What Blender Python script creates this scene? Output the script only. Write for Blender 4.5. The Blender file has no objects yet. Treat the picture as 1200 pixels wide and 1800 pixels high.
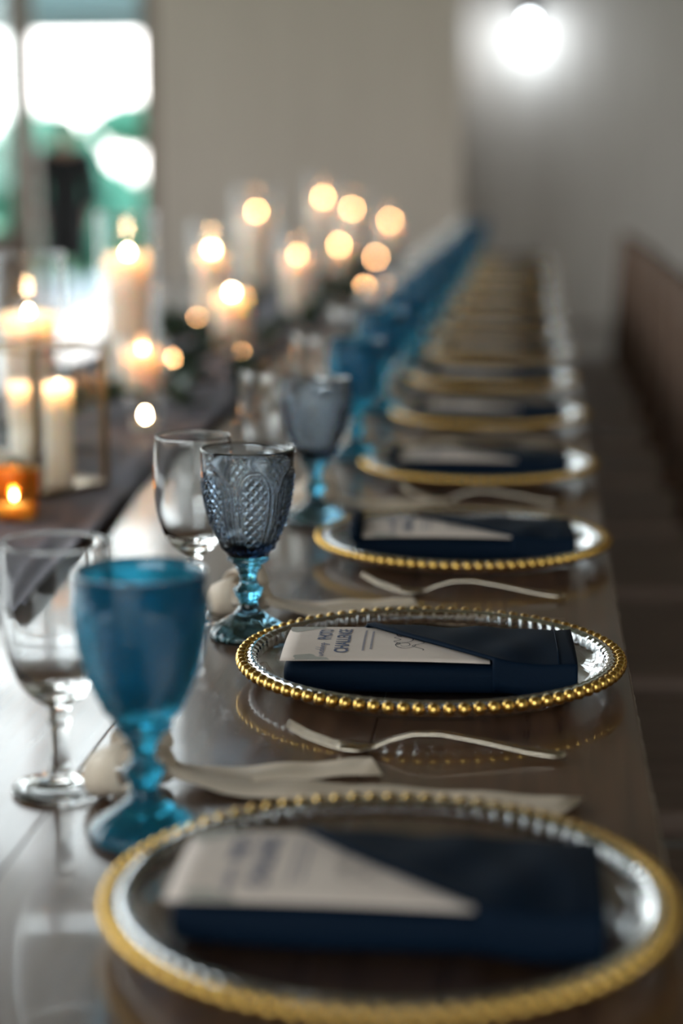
import bpy, bmesh, math, random
from mathutils import Vector, Matrix
R = math.radians
PI = math.pi
random.seed(7)
scene = bpy.context.scene
COL = scene.collection

# ------------------------------------------------------------------ camera
TZ = 0.76                      # table top height
CAMZ = TZ + 0.4365
FPX, PITCH, YAW = 3300.0, R(10.5), R(5.83)
cam_d = bpy.data.cameras.new('camera')
cam = bpy.data.objects.new('camera', cam_d)
COL.objects.link(cam)
cam.location = (0, 0, CAMZ)
cam.rotation_euler = (R(90) - PITCH, 0, YAW)
cam_d.sensor_fit = 'HORIZONTAL'
cam_d.sensor_width = 24.0
cam_d.lens = 24.0 * FPX / 1200.0
cam_d.clip_start = 0.05
cam_d.clip_end = 300
cam_d.dof.use_dof = True
cam_d.dof.focus_distance = 1.60
cam_d.dof.aperture_fstop = cam_d.lens / 31.5
scene.camera = cam

# ------------------------------------------------------------------ world
world = bpy.data.worlds.new('overcast_sky')
scene.world = world
world.use_nodes = True
wn = world.node_tree.nodes
wl = world.node_tree.links
wn.clear()
wo = wn.new('ShaderNodeOutputWorld')
bg = wn.new('ShaderNodeBackground')
tc = wn.new('ShaderNodeTexCoord')
sp = wn.new('ShaderNodeSeparateXYZ')
rp = wn.new('ShaderNodeValToRGB')
rp.color_ramp.elements[0].position = 0.0
rp.color_ramp.elements[0].color = (1.0, 0.96, 0.92, 1)
rp.color_ramp.elements[1].position = 0.6
rp.color_ramp.elements[1].color = (0.74, 0.80, 0.88, 1)
wl.new(tc.outputs['Generated'], sp.inputs[0])
wl.new(sp.outputs['Z'], rp.inputs[0])
wl.new(rp.outputs[0], bg.inputs[0])
bg.inputs[1].default_value = 4.7
wl.new(bg.outputs[0], wo.inputs[0])

def portal(name, loc, rot, sx, sy):
    d = bpy.data.lights.new(name, 'AREA')
    d.shape = 'RECTANGLE'
    d.size, d.size_y = sx, sy
    d.cycles.is_portal = True
    o = bpy.data.objects.new(name, d)
    COL.objects.link(o)
    o.location = loc
    o.rotation_euler = rot
    return o
# daylight enters through the tall glazing at the far end, the side windows and the opening behind the camera
portal('window_glazing_daylight', (-4.35, 13.45, 3.05), (R(-90), 0, 0), 3.3, 5.9)
portal('window_left_offscreen', (-6.12, 5.6, 3.0), (0, R(-90), 0), 3.2, 9.4)
portal('window_rear_offscreen', (-1.5, -4.12, 2.6), (R(90), 0, 0), 5.0, 2.6)

vs = scene.view_settings
vs.view_transform = 'Standard'
vs.look = 'None'
vs.gamma = 1.0
vs.use_curve_mapping = False
vs.exposure = 0.78
scene.cycles.use_denoising = True
scene.cycles.sample_clamp_indirect = 12.0
scene.cycles.max_bounces = 14
scene.cycles.transmission_bounces = 14
scene.cycles.transparent_max_bounces = 32
scene.cycles.blur_glossy = 0.5

# ------------------------------------------------------------------ pixel helpers (1200 x 1800 frame)
def ray(u, v):
    x = (u - 600) / FPX
    up = -(v - 900) / FPX
    c, s = math.cos(PITCH), math.sin(PITCH)
    F = (x, c + up * s, -s + up * c)
    cy, sy = math.cos(YAW), math.sin(YAW)
    return Vector((F[0] * cy - F[1] * sy, F[0] * sy + F[1] * cy, F[2]))
def at(u, v, Y):               # the point at depth Y on the pixel's ray
    d = ray(u, v)
    return d * (Y / d.y) + Vector((0, 0, CAMZ))

# ------------------------------------------------------------------ materials
def new_mat(name):
    m = bpy.data.materials.new(name)
    m.use_nodes = True
    return m, m.node_tree.nodes, m.node_tree.links
def principled(name, col, rough=0.5, metal=0.0, **kw):
    m, n, l = new_mat(name)
    b = n['Principled BSDF']
    b.inputs['Base Color'].default_value = (*col, 1)
    b.inputs['Roughness'].default_value = rough
    b.inputs['Metallic'].default_value = metal
    for k, v in kw.items():
        b.inputs[k.replace('_', ' ')].default_value = v
    return m
def textured(name, c1, c2, scale=(1, 1, 1), nscale=8.0, rough=0.5, bump=0.0, detail=6, coat=0.0, coat_r=0.1, contrast=(0.3, 0.7), rvar=0.0, **kw):
    m, n, l = new_mat(name)
    b = n['Principled BSDF']
    t = n.new('ShaderNodeTexCoord')
    mp = n.new('ShaderNodeMapping')
    mp.inputs['Scale'].default_value = scale
    oi = n.new('ShaderNodeObjectInfo')
    ad = n.new('ShaderNodeVectorMath')
    ad.operation = 'MULTIPLY_ADD'
    ad.inputs[1].default_value = (7.3, 5.1, 3.7)
    l.new(oi.outputs['Random'], ad.inputs[0])
    l.new(t.outputs['Object'], ad.inputs[2])
    l.new(ad.outputs[0], mp.inputs[0])
    nz = n.new('ShaderNodeTexNoise')
    nz.inputs['Scale'].default_value = nscale
    nz.inputs['Detail'].default_value = detail
    nz.inputs['Roughness'].default_value = 0.6
    l.new(mp.outputs[0], nz.inputs['Vector'])
    cr = n.new('ShaderNodeValToRGB')
    cr.color_ramp.elements[0].position = contrast[0]
    cr.color_ramp.elements[1].position = contrast[1]
    cr.color_ramp.elements[0].color = (*c1, 1)
    cr.color_ramp.elements[1].color = (*c2, 1)
    l.new(nz.outputs[0], cr.inputs[0])
    l.new(cr.outputs[0], b.inputs['Base Color'])
    b.inputs['Roughness'].default_value = rough
    if rvar:
        mr = n.new('ShaderNodeMapRange')
        mr.inputs['To Min'].default_value = rough - rvar
        mr.inputs['To Max'].default_value = rough + rvar
        l.new(nz.outputs[0], mr.inputs[0])
        l.new(mr.outputs[0], b.inputs['Roughness'])
    if coat:
        b.inputs['Coat Weight'].default_value = coat
        b.inputs['Coat Roughness'].default_value = coat_r
    if bump:
        bp = n.new('ShaderNodeBump')
        bp.inputs['Strength'].default_value = bump
        bp.inputs['Distance'].default_value = 0.01
        l.new(nz.outputs[0], bp.inputs['Height'])
        l.new(bp.outputs[0], b.inputs['Normal'])
    for k, v in kw.items():
        b.inputs[k.replace('_', ' ')].default_value = v
    return m
def thin_glass(name, tint=(1, 1, 1), ior=1.5, rough=0.0, refl=(1, 1, 1)):
    m, n, l = new_mat(name)
    n.clear()
    o = n.new('ShaderNodeOutputMaterial')
    mx = n.new('ShaderNodeMixShader')
    lw = n.new('ShaderNodeLayerWeight')
    lw.inputs[0].default_value = 0.5
    pw_ = n.new('ShaderNodeMath')
    pw_.operation = 'POWER'
    pw_.inputs[1].default_value = 5.0
    l.new(lw.outputs['Facing'], pw_.inputs[0])
    fr = n.new('ShaderNodeMapRange')
    f0 = ((ior - 1) / (ior + 1)) ** 2
    fr.inputs['To Min'].default_value = f0
    fr.inputs['To Max'].default_value = 1.0
    l.new(pw_.outputs[0], fr.inputs[0])
    tr = n.new('ShaderNodeBsdfTransparent')
    tr.inputs[0].default_value = (*tint, 1)
    gl = n.new('ShaderNodeBsdfGlossy')
    gl.inputs['Color'].default_value = (*refl, 1)
    gl.inputs['Roughness'].default_value = rough
    l.new(fr.outputs[0], mx.inputs[0])
    l.new(tr.outputs[0], mx.inputs[1])
    l.new(gl.outputs[0], mx.inputs[2])
    l.new(mx.outputs[0], o.inputs[0])
    return m
def emission(name, col, strength):
    m, n, l = new_mat(name)
    n.clear()
    o = n.new('ShaderNodeOutputMaterial')
    e = n.new('ShaderNodeEmission')
    e.inputs[0].default_value = (*col, 1)
    e.inputs[1].default_value = strength
    l.new(e.outputs[0], o.inputs[0])
    return m

def pressed_glass(name, col, density, ior=1.4):
    """clear refracting glass coloured by absorption along the path through the wall"""
    m, n, l = new_mat(name)
    b = n['Principled BSDF']
    b.inputs['Base Color'].default_value = (1, 1, 1, 1)
    b.inputs['Roughness'].default_value = 0.0
    b.inputs['IOR'].default_value = ior
    b.inputs['Transmission Weight'].default_value = 1.0
    v = n.new('ShaderNodeVolumeAbsorption')
    v.inputs['Color'].default_value = (*col, 1)
    v.inputs['Density'].default_value = density
    l.new(v.outputs[0], n['Material Output'].inputs['Volume'])
    return m

M = {}
M['table'] = textured('dark_walnut_table', (0.055, 0.025, 0.012), (0.130, 0.065, 0.033), (9, 0.55, 9), 9.0, 0.30, 0.05, 8, coat=0.42, coat_r=0.06, rvar=0.08, Specular_IOR_Level=0.35)
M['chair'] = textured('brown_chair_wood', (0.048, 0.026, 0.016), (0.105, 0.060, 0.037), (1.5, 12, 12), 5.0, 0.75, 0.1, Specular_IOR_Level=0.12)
M['seat'] = textured('lit_seat_wood', (0.165, 0.112, 0.085), (0.27, 0.19, 0.148), (1.5, 12, 12), 5.0, 0.6, 0.1, Specular_IOR_Level=0.3)  # chair wood made paler for the seats, as if lit from above
M['board'] = textured('white_wall_board', (0.58, 0.53, 0.49), (0.67, 0.62, 0.58), (3, 3, 0.4), 3.0, 0.55, 0.06)
M['plaster'] = textured('pale_wall_board', (0.52, 0.44, 0.37), (0.58, 0.495, 0.42), (2, 2, 0.3), 2.0, 0.6, 0.04)
M['floor'] = textured('worn_concrete', (0.17, 0.145, 0.13), (0.25, 0.215, 0.19), (1, 1, 1), 1.6, 0.35, 0.05)
M['ceil'] = textured('ceiling_wood', (0.13, 0.085, 0.055), (0.20, 0.135, 0.09), (6, 0.5, 1), 3.0, 0.6)
M['frame'] = textured('brown_door_wood', (0.16, 0.105, 0.075), (0.22, 0.15, 0.11), (4, 4, 0.6), 5.0, 0.5)
M['pane'] = thin_glass('window_glass', (0.93, 0.97, 0.97))
M['hurricane'] = thin_glass('hurricane_glass', (0.985, 0.985, 0.985))
M['charger'] = thin_glass('charger_glass', (0.965, 0.975, 0.98), 1.52, 0.015)
M['clear'] = principled('clear_glass', (0.97, 0.98, 0.985), 0.0, Transmission_Weight=1.0, IOR=1.48)
M['smoky'] = pressed_glass('smoky_blue_glass', (0.30, 0.43, 0.55), 190.0)
M['smokyfoot'] = principled('smoky_foot_glass', (0.16, 0.36, 0.50), 0.02, Transmission_Weight=1.0, IOR=1.5)
M['deepblue'] = principled('deep_blue_glass', (0.028, 0.30, 0.47), 0.10, Transmission_Weight=0.88, IOR=1.46)
M['bluestem'] = principled('blue_stem_glass', (0.10, 0.44, 0.66), 0.02, Transmission_Weight=1.0, IOR=1.5)
M['gold'] = principled('gold_bead', (0.86, 0.53, 0.14), 0.24, 1.0)
M['silver'] = principled('champagne_silver', (0.66, 0.57, 0.46), 0.27, 1.0)
M['brass'] = principled('dark_brass', (0.36, 0.25, 0.13), 0.32, 1.0)
M['mercury'] = thin_glass('gold_mercury_glass', (0.92, 0.74, 0.46), 1.9, 0.12, (1.0, 0.75, 0.35))
M['black'] = principled('black_metal', (0.03, 0.03, 0.03), 0.4, 0.6)
M['wax'] = principled('ivory_wax', (0.90, 0.76, 0.62), 0.5, Subsurface_Weight=1.0, Subsurface_Scale=0.05, Subsurface_Radius=(1.0, 0.78, 0.58))
M['wick'] = principled('wick', (0.02, 0.015, 0.01), 0.9)
M['flame'] = emission('candle_flame', (1.0, 0.50, 0.20), 55.0)
M['flame_white'] = emission('bright_candle_flame', (1.0, 0.66, 0.36), 130.0)
M['tin'] = principled('tealight_tin', (0.7, 0.66, 0.6), 0.3, 1.0)
M['navy'] = textured('navy_cotton', (0.0010, 0.0066, 0.0170), (0.0015, 0.0092, 0.0235), (60, 60, 60), 12.0, 0.7, 0.05, Specular_IOR_Level=0.10)
M['card'] = textured('cream_card', (0.66, 0.55, 0.48), (0.70, 0.59, 0.52), (1, 1, 1), 30.0, 0.7)
M['ink'] = principled('slate_blue_ink', (0.07, 0.09, 0.17), 0.7)
M['ink_pale'] = principled('pale_slate_ink', (0.20, 0.20, 0.27), 0.7)
M['ink_dark'] = principled('charcoal_ink', (0.03, 0.03, 0.045), 0.7)
M['wash'] = textured('grey_green_wash', (0.34, 0.33, 0.29), (0.44, 0.41, 0.36), (1, 1, 1), 60.0, 0.7)
M['ribbon'] = textured('cream_silk_ribbon', (0.62, 0.50, 0.38), (0.68, 0.56, 0.44), (1, 1, 1), 40.0, 0.55, 0.02)
M['runner'] = textured('mauve_gauze', (0.13, 0.125, 0.16), (0.19, 0.18, 0.22), (30, 30, 30), 10.0, 0.85, 0.05)
M['leaf'] = textured('eucalyptus_leaf', (0.018, 0.035, 0.018), (0.045, 0.075, 0.045), (20, 20, 20), 3.0, 0.5)
M['twig'] = principled('twig', (0.05, 0.04, 0.025), 0.8)
M['petal'] = principled('cream_petal', (0.75, 0.66, 0.53), 0.6, Subsurface_Weight=0.3, Subsurface_Scale=0.01)
M['grass'] = textured('lawn', (0.06, 0.20, 0.10), (0.12, 0.30, 0.16), (1, 1, 1), 2.0, 0.9)
M['patio'] = textured('pale_concrete', (0.24, 0.32, 0.36), (0.30, 0.38, 0.42), (1, 1, 1), 1.5, 0.4)
M['porch'] = textured('porch_paint', (0.30, 0.36, 0.38), (0.36, 0.42, 0.44), (1, 1, 1), 2.0, 0.7)
M['tree'] = textured('tree_leaf', (0.04, 0.19, 0.14), (0.10, 0.32, 0.22), (1, 1, 1), 1.0, 0.8)
M['trunk'] = textured('bark', (0.05, 0.045, 0.04), (0.09, 0.08, 0.07), (6, 6, 1), 4.0, 0.9)
M['suit'] = principled('black_wool', (0.006, 0.006, 0.008), 0.9)
M['skin'] = principled('skin', (0.45, 0.27, 0.19), 0.5)
M['hair'] = principled('dark_hair', (0.012, 0.01, 0.009), 0.6)
M['bulb'] = emission('lamp_bulb', (0.86, 0.95, 1.0), 22.0)

# ------------------------------------------------------------------ builders
def tag(o, label=None, cat=None, group=None, kind=None):
    if label: o['label'] = label
    if cat: o['category'] = cat
    if group: o['group'] = group
    if kind: o['kind'] = kind
    return o
def make_mesh(name, verts, faces, mat=None, smooth=True):
    me = bpy.data.meshes.new(name)
    me.from_pydata([tuple(v) for v in verts], [], faces)
    me.validate()
    if mat: me.materials.append(mat)
    if smooth:
        me.polygons.foreach_set('use_smooth', [True] * len(me.polygons))
    me.update()
    return me
def link(name, me, parent=None, loc=(0, 0, 0), rz=0.0, mat=None):
    o = bpy.data.objects.new(name, me)
    COL.objects.link(o)
    o.location = loc
    o.rotation_euler = (0, 0, rz)
    if parent: o.parent = parent
    if mat:
        o.material_slots[0].link = 'OBJECT'
        o.material_slots[0].material = mat
    return o
def empty(name, loc, rz=0.0, label=None, cat=None, group=None):
    o = bpy.data.objects.new(name, None)
    o.empty_display_size = 0.05
    COL.objects.link(o)
    o.location = loc
    o.rotation_euler = (0, 0, rz)
    return tag(o, label, cat, group)
def copy_tree(o, parent=None):
    c = o.copy()
    COL.objects.link(c)
    c.parent = parent
    for ch in list(o.children):
        copy_tree(ch, c)
    return c
def box_mesh(name, a, b, mat, bevel=0.0, seg=2):
    bm = bmesh.new()
    bmesh.ops.create_cube(bm, size=1)
    for v in bm.verts:
        v.co = Vector([(a[i] + b[i]) / 2 + v.co[i] * (b[i] - a[i]) for i in range(3)])
    if bevel:
        bmesh.ops.bevel(bm, geom=list(bm.edges), offset=bevel, segments=seg, profile=0.5, affect='EDGES')
    me = bpy.data.meshes.new(name)
    bm.to_mesh(me)
    bm.free()
    me.materials.append(mat)
    return me
def box(name, a, b, mat, parent=None, bevel=0.0, seg=2, loc=(0, 0, 0), rz=0.0):
    return link(name, box_mesh(name, a, b, mat, bevel, seg), parent, loc, rz)
def lathe(prof, n=48, fr=None, cap0=False, cap1=False, z_mod=None):
    """prof: (r, z) list, bottom of outside first. fr(theta, r, z) -> r"""
    V, F = [], []
    for r, z in prof:
        for i in range(n):
            t = 2 * PI * i / n
            rr = fr(t, r, z) if fr else r
            V.append((rr * math.cos(t), rr * math.sin(t), z))
    m = len(prof)
    for j in range(m - 1):
        for i in range(n):
            k = (i + 1) % n
            F.append((j * n + i, j * n + k, (j + 1) * n + k, (j + 1) * n + i))
    if cap0: F.append(tuple(reversed(range(n))))
    if cap1: F.append(tuple(range((m - 1) * n, m * n)))
    return V, F
def tube(pts, rad, n=8, closed=False):
    V, F = [], []
    pts = [Vector(p) for p in pts]
    m = len(pts)
    up = Vector((0, 0, 1))
    for j, p in enumerate(pts):
        if closed:
            d = (pts[(j + 1) % m] - pts[j - 1]).normalized()
        else:
            d = (pts[min(j + 1, m - 1)] - pts[max(j - 1, 0)]).normalized()
        a = d.cross(up)
        if a.length < 1e-3: a = d.cross(Vector((1, 0, 0)))
        a.normalize()
        b = a.cross(d).normalized()
        r = rad[j] if isinstance(rad, (list, tuple)) else rad
        for i in range(n):
            t = 2 * PI * i / n
            V.append(p + a * (r * math.cos(t)) + b * (r * math.sin(t)))
    for j in range(m if closed else m - 1):
        q = (j + 1) % m
        for i in range(n):
            k = (i + 1) % n
            F.append((j * n + i, j * n + k, q * n + k, q * n + i))
    if not closed:
        F.append(tuple(reversed(range(n))))
        F.append(tuple(range((m - 1) * n, m * n)))
    return V, F
def interp(keys, x):
    for (x0, y0), (x1, y1) in zip(keys, keys[1:]):
        if x <= x1:
            return y0 + (y1 - y0) * (x - x0) / (x1 - x0)
    return keys[-1][1]
def smooth_prof(P, sub=4):
    """Catmull-Rom through the (r, z) points"""
    out = []
    for i in range(len(P) - 1):
        p0, p1, p2, p3 = P[max(i - 1, 0)], P[i], P[i + 1], P[min(i + 2, len(P) - 1)]
        for k in range(sub):
            t = k / sub
            out.append(tuple(0.5 * ((2 * p1[c]) + (-p0[c] + p2[c]) * t + (2 * p0[c] - 5 * p1[c] + 4 * p2[c] - p3[c]) * t * t + (-p0[c] + 3 * p1[c] - 3 * p2[c] + p3[c]) * t ** 3) for c in range(2)))
    out.append(P[-1])
    return [(max(r, 0.0004), z) for r, z in out]

# ------------------------------------------------------------------ the hall
XL, XR, YF, YB, ZC = -6.1, 4.6, -4.1, 14.6, 6.2
YW = 13.2                                  # plane of the glazed end wall
def struct(o): return tag(o, kind='structure')
struct(box('floor', (XL - 0.2, YF - 0.2, -0.12), (XR + 0.2, YB + 0.3, 0.0), M['floor']))
struct(box('ceiling', (XL - 0.2, YF - 0.2, ZC), (XR + 0.2, YB + 0.3, ZC + 0.12), M['ceil']))
def board_wall(name, x0, x1, y, z0, z1, w, mat, thick=0.12):
    root = struct(box(name, (x0, y + 0.022, z0), (x1, y + thick, z1), mat))
    me = None
    n = int(math.ceil((x1 - x0) / w))
    w = (x1 - x0) / n
    me = box_mesh('board', (0.006, 0, z0), (w - 0.006, 0.022, z1), mat, 0.007, 2)
    for i in range(n):
        o = link('board', me, root, (x0 + i * w, y + random.uniform(-0.004, 0.002), 0))
    return root
board_wall('wall_back', -0.60, XR, YB, 0, ZC, 0.185, M['board'])
board_wall('wall_end', -2.65, -0.52, YW, 0, ZC, 0.21, M['plaster'])
struct(box('wall_return', (-0.64, YW + 0.12, 0), (-0.52, YB + 0.1, ZC), M['plaster']))
struct(box('wall_right', (XR, YF, 0), (XR + 0.15, YB + 0.2, ZC), M['board']))
# side wall with three tall windows
wl_root = struct(box('wall_left', (XL - 0.15, YF, 0), (XL, YB, 0.9), M['board']))
box('upper_panel', (XL - 0.15, YF, 4.6), (XL, YB, ZC), M['board'], wl_root)
for ya, yb in ((YF, 0.9), (3.7, 4.2), (7.0, 7.5), (10.3, YW)):
    box('pier', (XL - 0.15, ya, 0.9), (XL, yb, 4.6), M['board'], wl_root)
def window_unit(name, x0, x1, y0, y1, z0, z1, axis, nx, nz, fw=0.06):
    """framed window in plane x=const (axis 'x') or y=const (axis 'y')"""
    root = struct(empty(name, ((x0 + x1) / 2, (y0 + y1) / 2, z0)))
    ox, oy, oz = root.location
    def b(nm, a, c, m): return box(nm, tuple(a[i] - root.location[i] for i in range(3)), tuple(c[i] - root.location[i] for i in range(3)), m, root)
    h0, h1 = (y0, y1) if axis == 'x' else (x0, x1)
    def P(h, d, z): return (x0 + d, h, z) if axis == 'x' else (h, y0 + d, z)
    T = (x1 - x0) if axis == 'x' else (y1 - y0)
    for i in range(nx + 1):
        h = h0 + (h1 - h0) * i / nx
        b('mullion', P(max(h - fw / 2, h0), 0, z0), P(min(h + fw / 2, h1), T, z1), M['frame'])
    for j in range(nz + 1):
        z = z0 + (z1 - z0) * j / nz
        b('rail', P(h0, 0.004, max(z - fw / 2, z0)), P(h1, T - 0.004, min(z + fw / 2, z1)), M['frame'])
    for i in range(nx):
        for j in range(nz):
            a0, a1 = h0 + (h1 - h0) * i / nx, h0 + (h1 - h0) * (i + 1) / nx
            c0, c1 = z0 + (z1 - z0) * j / nz, z0 + (z1 - z0) * (j + 1) / nz
            b('pane', P(a0, T * 0.45, c0), P(a1, T * 0.45 + 0.005, c1), M['pane'])
    return root
for k, (ya, yb) in enumerate(((0.9, 3.7), (4.2, 7.0), (7.5, 10.3))):
    window_unit('window_%d' % (k + 1), XL - 0.12, XL - 0.04, ya, yb, 0.9, 4.6, 'x', 2, 3)
# wall behind the camera with a wide window
wf = struct(box('wall_front', (XL, YF - 0.15, 0), (XR, YF, 1.3), M['board']))
box('upper_panel', (XL, YF - 0.15, 3.9), (XR, YF, ZC), M['board'], wf)
box('pier', (XL, YF - 0.15, 1.3), (-4.0, YF, 3.9), M['board'], wf)
box('pier', (1.0, YF - 0.15, 1.3), (XR, YF, 3.9), M['board'], wf)
window_unit('window_4', -4.0, 1.0, YF - 0.12, YF - 0.04, 1.3, 3.9, 'y', 4, 2)

# tall glazing at the far end: double doors below, fixed lights above
gd = struct(empty('door_1', (-4.35, YW, 0)))
def gbox(nm, a, c, m): return box(nm, (a[0] + 4.35, a[1] - YW, a[2]), (c[0] + 4.35, c[1] - YW, c[2]), m, gd)
gbox('jamb', (-2.72, YW + 0.02, 0), (-2.65, YW + 0.14, ZC), M['frame'])
for x in (-3.60, -4.55, -5.45):
    gbox('post', (x - 0.055, YW + 0.02, 0), (x + 0.055, YW + 0.14, ZC), M['frame'])
gbox('jamb', (XL, YW + 0.02, 0), (XL + 0.1, YW + 0.14, ZC), M['frame'])
for z, t in ((2.62, 0.05), (4.3, 0.04), (6.12, 0.08)):
    gbox('transom', (XL, YW + 0.03, z - t), (-2.65, YW + 0.13, z + t), M['frame'])
gbox('door_rail', (-4.55, YW + 0.05, 0.52), (-3.62, YW + 0.10, 0.72), M['frame'])
gbox('door_panel', (-4.55, YW + 0.06, 0.0), (-3.62, YW + 0.09, 0.52), M['frame'])
gbox('door_stile', (-3.72, YW + 0.05, 0.0), (-3.64, YW + 0.10, 2.57), M['frame'])
for x0, x1 in ((-3.545, -2.72), (-4.495, -3.72), (-5.395, -4.605), (-6.0, -5.505)):
    for z0, z1 in ((0.0 if x0 > -3.6 else 0.72, 2.57), (2.67, 4.26), (4.34, 6.04)):
        if x0 > -3.6 and z0 == 0.0: continue          # this leaf stands open
        gbox('pane', (x0, YW + 0.07, z0), (x1, YW + 0.075, z1), M['pane'])
gbox('open_leaf_stile', (-2.79, YW + 0.16, 0.02), (-2.73, YW + 0.20, 2.55), M['frame'])

# ------------------------------------------------------------------ outside
struct(box('ground', (-70, YB + 0.31, -0.5), (60, 140, -0.12), M['grass']))
struct(box('ground_side', (-70, -40, -0.5), (XL - 0.25, YB + 0.3, -0.12), M['grass']))
struct(box('patio', (-8.5, YW + 0.14, -0.12), (-0.66, 20.2, -0.02), M['patio']))
pr = tag(empty('porch_roof', (-4.5, 17.3, 0), 0, 'grey painted porch roof on square posts outside the glass doors', 'porch'))
box('roof_slab', (-4.0, -3.9, 2.62), (3.8, 0.15, 2.70), M['porch'], pr)
box('fascia', (-4.0, 0.0, 2.37), (3.8, 0.16, 2.66), M['porch'], pr)
for x in (-3.4, 2.95):
    box('post', (x - 0.07, -0.02, -0.02), (x + 0.07, 0.12, 2.40), M['porch'], pr)
def leaf_blob(cx, cy, cz, rx, ry, rz, n, size, rnd):
    V, F = [], []
    for _ in range(n):
        while True:
            p = Vector((rnd.uniform(-1, 1), rnd.uniform(-1, 1), rnd.uniform(-1, 1)))
            if 0.35 < p.length < 1: break
        p = Vector((cx + p.x * rx, cy + p.y * ry, cz + p.z * rz))
        a = Vector((rnd.gauss(0, 1), rnd.gauss(0, 1), rnd.gauss(0, 1))).normalized()
        b = a.orthogonal().normalized()
        s = size * rnd.uniform(0.6, 1.3)
        k = len(V)
        V += [p - a * s, p + b * s * 0.5, p + a * s, p - b * s * 0.5]
        F.append((k, k + 1, k + 2, k + 3))
    return V, F
def tree(x, y, h, cr, label, n=1500, base=0.35):
    rnd = random.Random(int(x * 31 + y * 7))
    t = empty('leafy_tree', (x, y, -0.12), 0, label, 'tree', 'trees beyond the patio')
    V, F = tube([(0, 0, 0), (0.05, 0, h * 0.3), (0, 0.06, h * 0.6), (0.03, 0, h * 0.8)], [0.16, 0.13, 0.09, 0.04], 8)
    link('trunk', make_mesh('trunk', V, F, M['trunk']), t)
    V, F = leaf_blob(0, 0, h * (1 + base) / 2, cr, cr, h * (1 - base) / 2, n, 0.22, rnd)
    o = link('crown', make_mesh('crown', V, F, M['tree'], False), t)
    o['kind'] = 'stuff'
tree(-4.95, 24.4, 2.02, 0.72, 'small standard tree with a round crown on a bare trunk', 700, 0.80)
tree(-6.80, 25.9, 1.95, 0.90, 'small bushy tree at the patio edge', 1500, 0.15)
tree(-8.65, 27.0, 2.05, 0.85, 'rounded green tree beside the small bushy one', 1100, 0.12)
tree(-10.3, 29.5, 2.10, 1.1, 'broad low tree beyond the porch post', 1300, 0.10)
tree(-13.2, 33.0, 2.20, 1.5, 'wide spreading low tree past the person in black', 1500, 0.10)
for x, y, w, lb in ((-5.25, 23.0, 0.8, 'low clipped shrub at the patio corner'), (-9.0, 22.6, 1.3, 'wide low shrub along the lawn edge'), (-12.6, 27.0, 1.4, 'long dark shrub under the spreading tree')):
    t = empty('low_shrub', (x, y, -0.12), 0, lb, 'shrub', 'shrubs along the patio')
    V, F = leaf_blob(0, 0, 0.62, w, 0.6, 0.64, 1100, 0.13, random.Random(int(w * 100)))
    link('foliage', make_mesh('foliage', V, F, M['tree'], False), t)['kind'] = 'stuff'

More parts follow.
